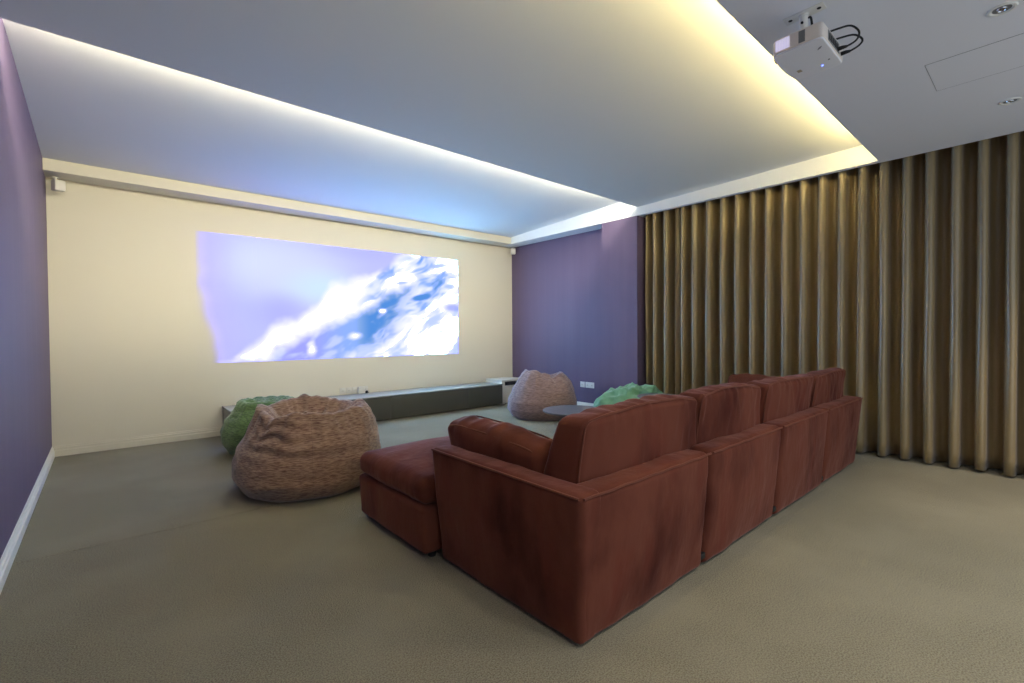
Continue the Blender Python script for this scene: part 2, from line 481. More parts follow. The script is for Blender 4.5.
for i in range(4):
    w = X1S[i] - X0S[i]; cx = (X0S[i] + X1S[i]) / 2
    sl, sr = (1 if i == 0 else 0), (1 if i == 3 else 0)
    bm = soft_box(w, .13, HB, .040, (0, .018, .003), (30, 3, 22), deform=lambda p: lean(p, sl, sr, w), wrinkle=wr(i * 9.3, .0065))
    back = obj('back_panel', local(bm, cx, 1.19 + .065, ZB0 + HB / 2), M['velvet'], sofa, angle=180)
    # piping along the rear top edge and down both rear corners
    def Q(x, z):
        p = lean(Vector((x, -.065, z)), sl, sr, w); return (p[0] + cx - SX, p[1] + 1.255 - SY, p[2] + ZB0 + HB / 2)
    hw, hz = w / 2, HB / 2
    path = [Q(-hw + .010 + (w - .020) * k / 20, hz - .0095 + .002 * math.sin(k * 1.7 + i)) for k in range(21)]
    bm = bmesh.new(); add_tube(bm, path, .0050, 6); obj('piping', bm, M['velvet_dark'], back)
    if i < 3:   # small dark coupling at the foot of each seam
        bm = bmesh.new(); add_box(bm, X1S[i] - .03 - SX, X1S[i] + .02 - SX, 1.185 - SY, 1.205 - SY, .055, .085, .004)
        obj('coupling', bm, M['black'], back)
    # base and seat cushion
    lx0 = X0S[i] + (.10 if i == 0 else 0); lx1 = X1S[i] - (.10 if i == 3 else 0)
    bm = soft_box(lx1 - lx0, .90, .21, .02, (0, .006, 0), (8, 8, 3), wrinkle=wr(i + 40, .003))
    obj('seat_base', local(bm, (lx0 + lx1) / 2, 1.325 + .45, .03 + .105), M['velvet'], sofa, angle=180)
    bm = soft_box(lx1 - lx0 - .01, .90, .17, .05, (.004, .012, .030), (12, 12, 3), wrinkle=wr(i + 50, .006))
    seat = obj('seat_cushion', local(bm, (lx0 + lx1) / 2, 1.325 + .455, .238 + .085), M['velvet'], sofa, angle=180)
    for fx in (lx0 + .06, lx1 - .06):
        for fy in (1.30, 2.12):
            bm = bmesh.new(); add_lathe(bm, [(0, 0), (.022, 0), (.026, .045), (0, .045)], 16, (fx - SX, fy - SY, 0)); obj('foot', bm, M['black'], sofa)

# arms
def arm(x_out, sgn):
    L, T = 1.0, .115
    def df(p):
        t = (p.z + HB / 2) / HB
        x, y, z = p
        x -= sgn * .05 * t * (1 if x * sgn < 0 else .6)
        y += .030 * t * max(0, y / (L / 2)) ** 3 - .05 * t * max(0, -y / (L / 2)) ** 3
        return (x, y, z)
    bm = soft_box(T, L, HB, .030, (.012, .004, .003), (3, 30, 22), deform=df, wrinkle=wr(70 + sgn, .0045))
    cx, cy = x_out + sgn * T / 2, 1.192 + L / 2
    a = obj('armrest', local(bm, cx, cy, ZB0 + HB / 2), M['velvet'], sofa, angle=180)
    def Q(y, z):
        p = df(Vector((-sgn * T / 2, y, z))); return (p[0] + cx - SX, p[1] + cy - SY, p[2] + ZB0 + HB / 2)
    hl, hz = L / 2, HB / 2
    path = [Q(-hl + .010 + (L - .030) * k / 16, hz - .0095) for k in range(17)]
    bm = bmesh.new(); add_tube(bm, path, .0055, 6); obj('piping', bm, M['velvet_dark'], a)
arm(1.385, 1)
arm(5.300, -1)

# back cushions
def big_cushion(x0, x1, ztop, seed, tilt=.0, parent=sofa):
    w = x1 - x0; zb = .395; h = ztop - zb; T = .205
    def wrk(p):
        edge = max(abs(p.x) / (w / 2), abs(p.z) / (h / 2))
        g = smooth(.45, 1.0, edge)
        return .010 * nz(p.x * 4 + seed, p.y * 4, p.z * 4) + .013 * g * nz(p.x * 16 + seed, p.y * 6, p.z * 5) + .007 * nz(p.x * 24 - p.z * 8, seed, p.z * 7 + p.x * 5)
    def df(p):
        x, y, z = p
        t = (z + h / 2) / h
        u = x / (w / 2)
        y = (y + T / 2) * (1.30 - .52 * t) - T / 2
        z -= .006 * abs(u) ** 5 * smooth(.5, 1, t) * (1 + .3 * math.sin(seed))
        z += .008 * math.sin(u * 2.2 + seed) * t
        x *= 1 - .02 * t
        return (x + tilt * t, y - .05 * t, z)
    bm = soft_box(w, T, h, .036, (.008, .026, .010), (46, 4, 24), deform=df, wrinkle=wrk)
    c = obj('back_cushion', local(bm, (x0 + x1) / 2, 1.283 + T / 2 + .018, zb + h / 2), M['velvet'], parent, angle=180)
    # boxed-edge piping loop on the rear face
    hw, hh = w / 2 - .0095, h / 2 - .0095
    loop = []
    N = 16
    rad = .04
    def cor(cx, cz, a0):
        return [(cx + rad * math.cos(a0 + PI / 2 * k / 4), cz + rad * math.sin(a0 + PI / 2 * k / 4)) for k in range(5)]
    pts = cor(hw - rad, hh - rad, 0)
    pts += [(hw - rad - (2 * hw - 2 * rad) * k / N, hh + .016 * (1 - ((k / N) * 2 - 1) ** 2)) for k in range(1, N)]
    pts += cor(-hw + rad, hh - rad, PI / 2)
    pts += [(-hw - .008 * (1 - ((k / N) * 2 - 1) ** 2), hh - rad - (2 * hh - 2 * rad) * k / N) for k in range(1, N)]
    pts += cor(-hw + rad, -hh + rad, PI)
    pts += [(-hw + rad + (2 * hw - 2 * rad) * k / N, -hh - .010 * (1 - ((k / N) * 2 - 1) ** 2)) for k in range(1, N)]
    pts += cor(hw - rad, -hh + rad, 3 * PI / 2)
    pts += [(hw + .008 * (1 - ((k / N) * 2 - 1) ** 2), -hh + rad + (2 * hh - 2 * rad) * k / N) for k in range(1, N)]
    for px, pz in pts:
        q = Vector((px, -T / 2 + .0095, pz)); k = wrk(q)
        q += Vector((.6 * k * px / hw * (abs(px) > hw - .05), -.7 * k, .6 * k * pz / hh * (abs(pz) > hh - .05)))
        p = df(q)
        loop.append((p[0] + (x0 + x1) / 2 - SX, p[1] + 1.283 + T / 2 + .018 - SY, p[2] + zb + h / 2))
    bm = bmesh.new(); add_tube(bm, loop, .005, 6, closed=True); obj('piping', bm, M['velvet_dark'], c)
big_cushion(1.480, 2.455, .900, 1.0)
big_cushion(2.475, 3.310, .905, 2.4)
big_cushion(3.400, 4.375, .892, 4.1)
big_cushion(4.395, 5.285, .885, 5.9)

# loose pillows leaning on the two arms
def pillow(name, label, x, y, z, L, hgt, T, tilt, seed, rotz=0):
    def wrk(p):
        g = smooth(.4, 1, max(abs(p.y) / (L / 2), abs(p.z) / (hgt / 2)))
        return .014 * nz(p.x * 4, p.y * 4 + seed, p.z * 4) + .016 * g * nz(p.x * 5, p.y * 14 + seed, p.z * 5)
    def df(p):
        x_, y_, z_ = p
        u = y_ / (L / 2)
        z_ -= .012 * abs(u) ** 3 * (1 if z_ > 0 else -1)
        z_ += .018 * math.sin(u * 1.6 + .4) * (1 if z_ > 0 else 0)
        return (x_, y_, z_)
    bm = soft_box(T, L, hgt, .05, (.034, .012, .012), (4, 40, 18), deform=df, wrinkle=wrk)
    o = obj(name, bm, M['velvet'], angle=180)
    o.location = (x, y, z); o.rotation_euler = (0, tilt, rotz)
    tag(o, label, 'pillow', 'loose sofa pillows')
    hl, hh = L / 2 - .015, hgt / 2 - .010
    for sx in (-1, 1):
        pts = []
        for k in range(60):
            a = 2 * PI * k / 60
            ca, sa = math.cos(a), math.sin(a)
            e = .22
            yy = hl * math.copysign(abs(ca) ** e, ca); zz = hh * math.copysign(abs(sa) ** e, sa)
            p = df(Vector((sx * (T / 2 - .012), yy, zz)))
            pts.append(p)
        bm = bmesh.new(); add_tube(bm, pts, .005, 6, closed=True); obj('piping', bm, M['velvet_dark'], o)
    return o
pillow('pillow', 'russet velvet pillow leaning on the sofa arm next to the ottoman', 1.580, 1.895, .604, .76, .310, .165, math.radians(-14), 3.0)
pillow('pillow', 'russet velvet pillow peeking up at the curtain end of the sofa', 5.095, 1.92, .612, .70, .33, .17, math.radians(10), 8.0)

# ottoman at the end of the arm
ott = thing('ottoman', 'russet velvet ottoman with a thick loose top cushion beside the brown beanbag', 'ottoman', (1.80, 2.66, 0))
OX0, OX1, OY0, OY1 = 1.290, 2.29, 2.240, 3.10
def odf(p):
    x, y, z = p
    t = (z + .135) / .27
    x += .010 * t * x / .48; y += .012 * t * y / .44
    return (x, y, z)
bm = soft_box(OX1 - OX0 - .01, OY1 - OY0 - .01, .27, .03, (.008, .008, 0), (12, 12, 6), deform=odf, wrinkle=wr(91, .004))
bmesh.ops.translate(bm, verts=bm.verts, vec=(0, 0, .03 + .135)); obj('base', bm, M['velvet'], ott, angle=180)
bm = soft_box(OX1 - OX0 + .012, OY1 - OY0 + .012, .150, .060, (.006, .006, .062), (20, 20, 3), wrinkle=wr(95, .006, 6, 6, 6))
bmesh.ops.translate(bm, verts=bm.verts, vec=(0, 0, .300 + .075)); oc = obj('top_cushion', bm, M['velvet'], ott, angle=180)
for sx in (-.42, .42):
    for sy in (-.38, .38):
        bm = bmesh.new(); add_lathe(bm, [(0, 0), (.022, 0), (.026, .045), (0, .045)], 16, (sx, sy, 0)); obj('foot', bm, M['black'], ott)

# ------------------------------------------------------------------ bean bags
VIEW = -.7174
def beanbag(name, label, loc, left, right, front, back, rim, material, seed, seam_at, wr_fn, group='bean bags', inner=.0, gather=.03, crumple=0.0, NT=180):
    rotz = -math.atan2(loc[0], loc[1])
    """left/right/front/back: tables z -> radius; rim(theta) -> rim height; local x runs to the picture's right, y away"""
    zmax = left[-1][0]
    bm = bmesh.new(); rings = []
    zs = [0.0] + [zmax * (k / 40) ** 1.0 for k in range(1, 41)]
    def R(th, z):
        c, s = math.cos(th), math.sin(th)
        a = interp(right if c > 0 else left, z); b = interp(back if s > 0 else front, z)
        e = 2.25
        return (abs(c / a) ** e + abs(s / b) ** e) ** (-1 / e)
    def place(th, z, r):
        h = rim(th) / zmax
        zz = z * (1 + (h - 1) * smooth(.3 * zmax, zmax, z))
        return Vector((r * math.cos(th), r * math.sin(th), zz))
    ths = [2 * PI * k / NT for k in range(NT)]
    cb = bm.verts.new((0, 0, .004))
    for z in zs:
        ring = []
        for th in ths:
            r = R(th, z)
            f = smooth(.42 * zmax, zmax, z)
            r *= 1 + gather * f * (nz(math.cos(th) * 4.5 + seed, math.sin(th) * 4.5, z * 2.2) + .6 * nz(math.cos(th) * 11, math.sin(th) * 11 + seed, z * 5))
            r *= 1 + .020 * nz(math.cos(th) * 2 + seed, math.sin(th) * 2, z * 4)
            r += wr_fn(th, z)
            ring.append(bm.verts.new(place(th, z, r)))
        rings.append(ring)
    # rolled rim and crumpled hollow
    for k in range(1, 15):
        q = k / 15
        ring = []
        for th in ths:
            r0 = R(th, zmax)
            roll = .028 * math.sin(min(1, q * 3.2) * PI) if q < .31 else 0
            r = r0 * (1 - q)
            r *= 1 + gather * (1 - q) * (nz(math.cos(th) * 4.5 + seed, math.sin(th) * 4.5, zmax * 2.2) + .6 * nz(math.cos(th) * 11, math.sin(th) * 11 + seed, zmax * 5))
            x, y = r * math.cos(th), r * math.sin(th)
            hb = rim(th) * (1 - q) + (zmax - inner) * q
            cr = .055 * smooth(.05, .4, q) * smooth(1.0, .75, q)
            zz = hb + roll - inner * .55 * smooth(0, .5, q) + cr * (nz(x * 9 + seed, y * 9, 1) + .6 * abs(nz(x * 17, y * 17 + seed, 5)))
            ring.append(bm.verts.new((x, y, zz)))
        rings.append(ring)
    ct = bm.verts.new((0, 0, sum(v.co.z for v in rings[-1]) / NT))
    for a, b in zip(rings, rings[1:]):
        for k in range(NT):
            bm.faces.new((a[k], a[(k + 1) % NT], b[(k + 1) % NT], b[k]))
    for k in range(NT):
        bm.faces.new((cb, rings[0][(k + 1) % NT], rings[0][k]))
        bm.faces.new((ct, rings[-1][k], rings[-1][(k + 1) % NT]))
    if crumple:
        bm.normal_update()
        ds = []
        for v in bm.verts:
            p = v.co
            k = smooth(.05, .30, p.z)
            f = 1 - abs(nz(p.x * 5 + seed, p.y * 5, p.z * 5)) * 2.2
            ds.append((v, Vector((p.x, p.y, .25)).normalized() * k * crumple * (f * .7 + 1.3 * nz(p.x * 3.2, p.y * 3.2 + seed, p.z * 3.2) + .35 * nz(p.x * 13, p.y * 13, p.z * 13 + seed))))
        for v, d in ds: v.co += d
    o = obj(name, bm, material, angle=180)
    o.location = loc; o.rotation_euler = (0, 0, rotz)
    tag(o, label, 'bean bag', group)
    # panel seams
    for th in seam_at:
        pts = []
        for z in zs[2:]:
            r = R(th, z)
            f = smooth(.42 * zmax, zmax, z)
            r *= 1 + gather * f * (nz(math.cos(th) * 4.5 + seed, math.sin(th) * 4.5, z * 2.2) + .6 * nz(math.cos(th) * 11, math.sin(th) * 11 + seed, z * 5))
            r *= 1 + .020 * nz(math.cos(th) * 2 + seed, math.sin(th) * 2, z * 4)
            r += wr_fn(th, z)
            pts.append(place(th, z, r + .0005))
        bm = bmesh.new(); add_tube(bm, pts, .0032, 5); obj('seam', bm, material, o)
    return o

# the big brown one
def rim_brown(th):
    c, s = math.cos(th), math.sin(th)
    h = .635 + .020 * nz(c * 3, s * 3, 2) + .022 * nz(c * 6, s * 6, 6)
    h += .050 * smooth(.50, 0, abs(th - PI * 1.02)) - .045 * smooth(.40, 0, abs(th - PI * 1.26)) + .060 * smooth(1.1, 0, abs(th - PI * .52))
    h += .035 * smooth(.6, 0, min(abs(th), 2 * PI - th))
    return h
def wr_brown(th, z):
    # horizontal drag folds left of the front seam
    d = (th - PI * 1.34)
    g = smooth(.75, .1, abs(d)) * smooth(.30, .42, z) * smooth(.68, .58, z)
    return g * .016 * math.sin(z * 62 + 3.5 * d + 2.5 * nz(th * 3, z * 4, 1)) + .009 * nz(math.cos(th) * 5, math.sin(th) * 5, z * 16)
beanbag('bean_bag', 'large brown woven bean bag with an open crumpled top near the ottoman', (1.302, 4.120, 0),
        left=[(0, .43), (.04, .50), (.14, .565), (.24, .565), (.35, .525), (.45, .465), (.56, .41), (.64, .385), (.66, .38)],
        right=[(0, .43), (.04, .51), (.14, .575), (.25, .585), (.38, .57), (.5, .54), (.60, .50), (.64, .47), (.66, .455)],
        front=[(0, .48), (.04, .56), (.14, .61), (.25, .60), (.4, .55), (.55, .47), (.66, .40)],
        back=[(0, .46), (.04, .52), (.14, .57), (.25, .56), (.4, .51), (.55, .44), (.66, .37)],
        rim=rim_brown, material=M['bag_brown'], seed=2.0, seam_at=[PI * 1.515, PI * .95, PI * .30], wr_fn=wr_brown, inner=.15, gather=.05)

def rim_green(th):
    c, s = math.cos(th), math.sin(th)
    return .525 + .015 * nz(c * 3, s * 3, 12) + .012 * nz(c * 6, s * 6, 3) + .015 * smooth(.5, 0, abs(th - PI))
beanbag('bean_bag', 'leaf green woven bean bag half hidden behind the large brown one', (1.33, 5.55, 0),
        left=[(0, .30), (.04, .37), (.15, .43), (.25, .44), (.38, .405), (.50, .345), (.60, .30), (.66, .285)],
        right=[(0, .30), (.04, .37), (.15, .43), (.25, .44), (.38, .405), (.50, .345), (.60, .30), (.66, .285)],
        front=[(0, .30), (.04, .37), (.15, .43), (.25, .44), (.38, .405), (.50, .345), (.60, .30), (.66, .285)],
        back=[(0, .30), (.04, .37), (.15, .43), (.25, .44), (.38, .405), (.50, .345), (.60, .30), (.66, .285)],
        rim=rim_green, material=M['bag_green'], seed=7.0, seam_at=[PI * 1.15, PI * .2], wr_fn=lambda th, z: .008 * nz(math.cos(th) * 4, math.sin(th) * 4, z * 14 + 3), inner=.06, gather=.02)

def rim_blue_lit(th):
    c, s = math.cos(th), math.sin(th)
    h = .600 + .012 * nz(c * 3, s * 3, 22)
    h += .095 * smooth(1.35, .65, abs(th - PI * 1.17)) + .055 * smooth(.95, .2, min(th, 2 * PI - th)) - .02 * smooth(.4, 0, abs(th - PI * 1.70)) + .02 * smooth(.8, 0, abs(th - PI * .5))
    return h
beanbag('bean_bag', 'brown bean bag looking mauve in blue light with a notched peak in front of the purple wall', (4.95, 4.99, 0),
        left=[(0, .40), (.04, .47), (.14, .525), (.25, .52), (.40, .45), (.52, .375), (.60, .31), (.66, .26)],
        right=[(0, .40), (.04, .46), (.14, .51), (.25, .51), (.40, .475), (.52, .43), (.60, .37), (.66, .31)],
        front=[(0, .40), (.04, .46), (.14, .51), (.25, .51), (.40, .45), (.52, .37), (.60, .30), (.66, .22)],
        back=[(0, .40), (.04, .46), (.14, .51), (.25, .51), (.40, .45), (.52, .37), (.60, .30), (.66, .22)],
        rim=rim_blue_lit, material=M['bag_brown_blue_lit'], seed=13.0, seam_at=[PI * 1.20, PI * 1.93, PI * .5], wr_fn=lambda th, z: .006 * nz(math.cos(th) * 4, math.sin(th) * 4, z * 16 + 9), inner=.10, gather=.04)

def rim_mint(th):
    c, s = math.cos(th), math.sin(th)
    return .46 + .045 * c + .03 * nz(c * 2.5, s * 2.5, 33) + .05 * smooth(.9, 0, abs(th - PI * .5))
beanbag('bean_bag', 'sea green slumped bean bag with a heap of folds beside the purple pier', (5.16, 3.62, 0),
        left=[(0, .38), (.05, .44), (.15, .455), (.25, .43), (.35, .37), (.43, .29), (.47, .22)],
        right=[(0, .38), (.05, .43), (.15, .45), (.25, .45), (.35, .43), (.43, .40), (.47, .35)],
        front=[(0, .36), (.05, .42), (.15, .44), (.25, .41), (.35, .35), (.43, .27), (.47, .20)],
        back=[(0, .34), (.05, .40), (.15, .42), (.25, .40), (.35, .36), (.43, .30), (.47, .24)],
        rim=rim_mint, material=M['bag_mint'], seed=23.0, seam_at=[], wr_fn=lambda th, z: .015 * nz(math.cos(th) * 3, math.sin(th) * 3, z * 7 + 5), inner=-.03, gather=.05, crumple=.060)

# ------------------------------------------------------------------ side tables
def side_table(label, x, y, z, r):
    t = thing('side_table', label, 'table', (x, y, 0), 0, 'round side tables')
    bm = bmesh.new(); add_lathe(bm, [(0, z - .020), (r - .012, z - .020), (r - .002, z - .012), (r, z - .006), (r - .003, z), (0, z)], 64); obj('table_top', bm, M['table_top'], t, angle=50)
    bm = bmesh.new(); add_lathe(bm, [(0, .010), (.020, .010), (.020, z - .03), (.07, z - .0205), (0, z - .0205)], 24); obj('stem', bm, M['steel_dark'], t)
    bm = bmesh.new(); add_lathe(bm, [(0, 0), (r * .6, 0), (r * .6, .008), (.03, .016), (0, .016)], 48); obj('foot_plate', bm, M['steel_dark'], t)
side_table('round slate grey side table in front of the mauve-looking bean bag', 3.67, 3.235, .45, .325)
side_table('small round grey side table in front of the sea green bean bag', 4.84, 2.965, .512, .245)

# ------------------------------------------------------------------ low media console
con = thing('media_console', 'long low charcoal media console along the picture wall', 'console', (3.16, 6.5, 0))
CX, CY = 3.16, 6.5
CZ0, CZ1 = .020, .366
bm = bmesh.new()
add_box(bm, 1.105 - CX, 5.225 - CX, 6.262 - CY, 6.748 - CY, CZ0, CZ1 - .014, .002)
obj('carcass', bm, M['console_front'], con, angle=30)
bm = box(1.100 - CX, 5.230 - CX, 6.236 - CY, 6.752 - CY, CZ1 - .014, CZ1, bevel=.002); obj('worktop', bm, M['console_top'], con, angle=30)
edges = [1.105, 1.78, 2.45, 3.12, 4.50, 5.225]
for a, b in zip(edges, edges[1:]):
    bm = box(a - CX + .0025, b - CX - .0025, 6.244 - CY, 6.262 - CY, CZ0 + .004, CZ1 - .020, bevel=.0015)
    obj('door', bm, M['console_front'], con, angle=30)
bm = box(1.16 - CX, 5.17 - CX, 6.32 - CY, 6.74 - CY, 0, CZ0, bevel=.002); obj('plinth', bm, M['shadow_line'], con, angle=30)

# white stand beyond the console
st = thing('white_stand', 'small white open stand in the corner beyond the console', 'stand', (5.52, 6.52, 0))
ax, ay = 5.52, 6.52
bm = bmesh.new()
add_box(bm, 5.245 - ax, 5.315 - ax, 6.29 - ay, 6.745 - ay, 0, .395, .003)
add_box(bm, 5.725 - ax, 5.795 - ax, 6.29 - ay, 6.745 - ay, 0, .395, .003)
add_box(bm, 5.245 - ax, 5.795 - ax, 6.29 - ay, 6.745 - ay, .395, .425, .003)
add_box(bm, 5.315 - ax, 5.725 - ax, 6.70 - ay, 6.745 - ay, 0, .395, .002)
add_box(bm, 5.315 - ax, 5.725 - ax, 6.31 - ay, 6.70 - ay, .30, .32, .002)
obj('carcass', bm, M['white_lacquer'], st, angle=30)
bm = box(5.318 - ax, 5.722 - ax, 6.30 - ay, 6.69 - ay, .02, .295, bevel=.003); obj('drawer', bm, M['white_lacquer'], st, angle=30)
bm = box(5.335 - ax, 5.705 - ax, 6.33 - ay, 6.66 - ay, .321, .372, bevel=.004); obj('opening_shade', bm, M['black'], st, angle=30)  # black block standing in for the shade inside the open slot

# small things on and above the console
def socket(name, label, origin, wdt, hgt, axis, gangs, group):
    t = thing(name, label, 'socket', origin, 0 if axis == 'y' else PI / 2 * -1, group)
    bm = box(-wdt / 2, wdt / 2, -.009, 0, -hgt / 2, hgt / 2, bevel=.003); obj('plate', bm, M['white_plastic'], t, angle=30)
    for g in range(gangs):
        gx = -wdt / 2 + wdt * (g + .5) / gangs
        bm = box(gx - .016, gx + .016, -.0125, -.0085, -.018, .018, bevel=.002); obj('module', bm, M['white_lacquer'], t, angle=30)
        bm = bmesh.new()
        for sx in (-.007, .007): add_box(bm, gx + sx - .0015, gx + sx + .0015, -.0131, -.0124, -.008, .002)
        obj('slot', bm, M['shadow_line'], t, smooth=False)
    return t
for k, (sx, lab) in enumerate([(2.622, 'first white wall socket above the console from the bean bag end'),
                               (2.716, 'second white wall socket above the console from the bean bag end'),
                               (2.810, 'third white wall socket just before the white plug box')]):
    socket('wall_socket', lab, (sx, YS, .425), .086, .086, 'y', 1, 'sockets above the console')
socket('wall_socket', 'last white wall socket behind the white plug box', (2.965, YS, .425), .086, .086, 'y', 1, 'sockets above the console')
pb = thing('power_adapter', 'small white square box standing on the console top', 'adapter', (2.885, 6.728, CZ1))
obj('case', soft_box(.105, .040, .105, .010, (0, 0, 0), (3, 2, 3)), M['white_plastic'], pb, loc=(0, 0, .0525), angle=60)
bm = box(-.042, .042, -.0215, -.0195, .012, .093, bevel=.002); obj('front_plate', bm, M['white_lacquer'], pb, angle=30)
kn = thing('small_black_plug', 'tiny black plug lying on the console by the white box', 'plug', (2.965, 6.715, CZ1))
bm = bmesh.new(); add_lathe(bm, [(0, 0), (.016, 0), (.020, .006), (.020, .030), (.012, .038), (0, .040)], 20); obj('body', bm, M['black'], kn)
bm = bmesh.new(); add_tube(bm, catmull([(0, .018, .012), (.01, .03, .010), (.03, .036, .006), (.05, .03, .004)], 5), .004, 6); obj('lead', bm, M['black'], kn)

# sockets on the purple wall (two plates side by side)
def wall_plate(label, y, w, gangs):
    t = thing('wall_plate', label, 'socket', (XR, y, .402), PI / 2, 'plates on the purple wall')
    # local -y faces the room (+x after the turn is along +y)
    bm = box(-w / 2, w / 2, 0, .009, -.046, .046, bevel=.003); obj('plate', bm, M['white_plastic'], t, angle=30)
    for g in range(gangs):
        gx = -w / 2 + w * (g + .5) / gangs
        bm = box(gx - .020, gx + .020, .0085, .0125, -.024, .024, bevel=.002); obj('module', bm, M['white_lacquer'], t, angle=30)
        bm = bmesh.new()
        for sx in (-.008, .008): add_box(bm, gx + sx - .002, gx + sx + .002, .0124, .0131, -.010, .002)
        obj('slot', bm, M['shadow_line'], t, smooth=False)
wall_plate('single white wall plate on purple wall, the one nearer the mauve-looking bean bag', 5.024, .092, 1)
wall_plate('wide double white wall plate on purple wall, the one nearer the pier', 4.872, .178, 2)

# ------------------------------------------------------------------ corner loudspeakers
def speaker(label, x, y, z, rz):
    t = thing('loudspeaker', label, 'speaker', (x, y, z), rz, 'small corner loudspeakers')
    obj('cabinet', soft_box(.085, .085, .105, .008, n=(3, 3, 3)), M['white_plastic'], t, angle=60)
    bm = box(-.036, .036, -.0455, -.0420, -.046, .046, bevel=.002); obj('grille', bm, M['white_lacquer'], t, angle=30)
    bm = bmesh.new(); add_tube(bm, [(0, .03, .045), (0, .045, .062), (0, .05, .085)], .010, 10); obj('bracket', bm, M['white_plastic'], t)
    bm = bmesh.new(); add_lathe(bm, [(0, .0845), (.026, .0845), (.026, .092), (0, .092)], 20, (0, .05, 0)); obj('mount_plate', bm, M['white_plastic'], t)
speaker('small white loudspeaker under the pelmet by the left purple wall', -.315, 6.61, ZS - .105, math.radians(25))
speaker('small white loudspeaker in the corner where picture wall meets right purple wall', 5.835, 6.64, ZS - .0925, math.radians(-35))

# ------------------------------------------------------------------ projector
pz0, pz1 = 2.635, 2.720
pcx, pcy = 2.750, .825
pr = thing('projector', 'white ceiling projector with black cable loops and a blue light', 'projector', (pcx, pcy, ZS))
def shell_outline(w, d, rad, inset=0):
    pts = []
    hw, hd = w / 2 - inset, d / 2 - inset
    # front (+y) edge is gently bowed
    N = 12
    for k in range(N + 1):
        a = -1 + 2 * k / N
        pts.append((a * (hw - rad * .6), hd + .014 * (1 - a * a) - .0))
    for cx, cy, a0 in ((hw - rad, -hd + rad, 0), ):
        pass
    pts += [(hw, hd - rad), (hw, -hd + rad)]
    pts += [(hw - rad + rad * math.cos(-PI / 2 * k / 4), -hd + rad + rad * math.sin(-PI / 2 * k / 4)) for k in range(1, 5)]
    pts += [(-hw + rad - rad * math.sin(PI / 2 * k / 4), -hd + rad - rad * math.cos(PI / 2 * k / 4)) for k in range(0, 5)]
    pts += [(-hw, hd - rad)]
    return pts
def add_shell(bm, w, d, rad, levels):
    rings = []
    for inset, z in levels:
        rings.append([bm.verts.new((x, y, z)) for x, y in shell_outline(w, d, rad, inset)])
    for a, b in zip(rings, rings[1:]):
        n = len(a)
        for i in range(n): bm.faces.new((a[i], a[(i + 1) % n], b[(i + 1) % n], b[i]))
    bm.faces.new(rings[0]); bm.faces.new(rings[-1])
PW, PD = .342, .222
zo = -ZS
bm = bmesh.new(); add_shell(bm, PW, PD, .022, [(.004, pz0 + .010 + zo), (.000, pz0 + .014 + zo), (.0, pz1 - .012 + zo), (.004, pz1 - .003 + zo), (.012, pz1 + zo)])
body = obj('housing', bm, M['projector'], pr, angle=35)
bm = bmesh.new(); add_shell(bm, PW, PD, .022, [(.016, pz0 - .001 + zo), (.005, pz0 + .001 + zo), (.002, pz0 + .005 + zo), (.003, pz0 + .0095 + zo)])
under = obj('underside', bm, M['projector_base'], pr, angle=35)
# side that faces the camera: lit vent slats near the front, dark grille patch further back
xs = -PW / 2
vent = bmesh.new()
for k in range(9):
    y1 = PD / 2 - .016 - k * .0072
    add_box(vent, xs - .0025, xs + .001, y1 - .0050, y1, pz0 + .020 + zo, pz1 - .012 + zo)
obj('vent', vent, M['vent_glow'], pr, smooth=False)
bm = bmesh.new()
for k in range(6):
    add_box(bm, xs - .0015, xs + .001, -.012 - .0042 * k, -.0092 - .0042 * k, pz0 + .018 + zo, pz1 - .012 + zo)
add_box(bm, xs - .0008, xs + .001, -.036, -.008, pz0 + .017 + zo, pz1 - .011 + zo)
obj('grille', bm, M['grey_plastic'], pr, smooth=False)
# connector bay on the back
yb = -PD / 2
bm = box(-.095, .085, yb - .0015, yb + .002, pz0 + .018 + zo, pz1 - .018 + zo); bay = obj('connector_bay', bm, M['grey_plastic'], pr, smooth=False)
bm = bmesh.new()
for k in range(5): add_box(bm, -.08 + .03 * k, -.062 + .03 * k, yb - .004, yb - .001, pz0 + .026 + zo, pz1 - .030 + zo)
obj('port', bm, M['black'], bay, smooth=False)
# lens at the front
bm = bmesh.new(); add_lathe(bm, [(0, 0), (.026, 0), (.030, .012), (.026, .014), (.022, .006), (0, .010)], 28)
bmesh.ops.rotate(bm, verts=bm.verts, cent=(0, 0, 0), matrix=Matrix.Rotation(-PI / 2, 3, 'X'))
bmesh.ops.translate(bm, verts=bm.verts, vec=(-.075, PD / 2 + .005, (pz0 + pz1) / 2 + zo)); obj('lens', bm, M['glass_dark'], pr)
# marks on the underside
bm = bmesh.new(); add_lathe(bm, [(0, 0), (.0042, 0), (.0042, -.002), (0, -.003)], 14, (.098, -.035, pz0 - .001 + zo)); obj('status_light', bm, M['blue_led'], under)
bm = bmesh.new(); add_lathe(bm, [(0, 0), (.0045, 0), (.0045, -.0015), (0, -.0015)], 14, (.058, -.075, pz0 - .001 + zo)); obj('sensor', bm, M['black'], under)
bm = bmesh.new()
for k in (0, 1):
    x0 = -.100 + k * .011
    add_prism(bm, [(x0, -.086 + .006 * k), (x0 + .005, -.086 + .006 * k), (x0 + .016, -.068 + .006 * k), (x0 + .011, -.068 + .006 * k)], pz0 - .0018 + zo, pz0 - .0008 + zo, axis='z')
obj('emblem', bm, M['grey_plastic'], under, smooth=False)
bm = box(.054, .082, .052, .072, pz0 - .0018 + zo, pz0 - .0008 + zo); obj('sticker', bm, M['tan'], under, smooth=False)
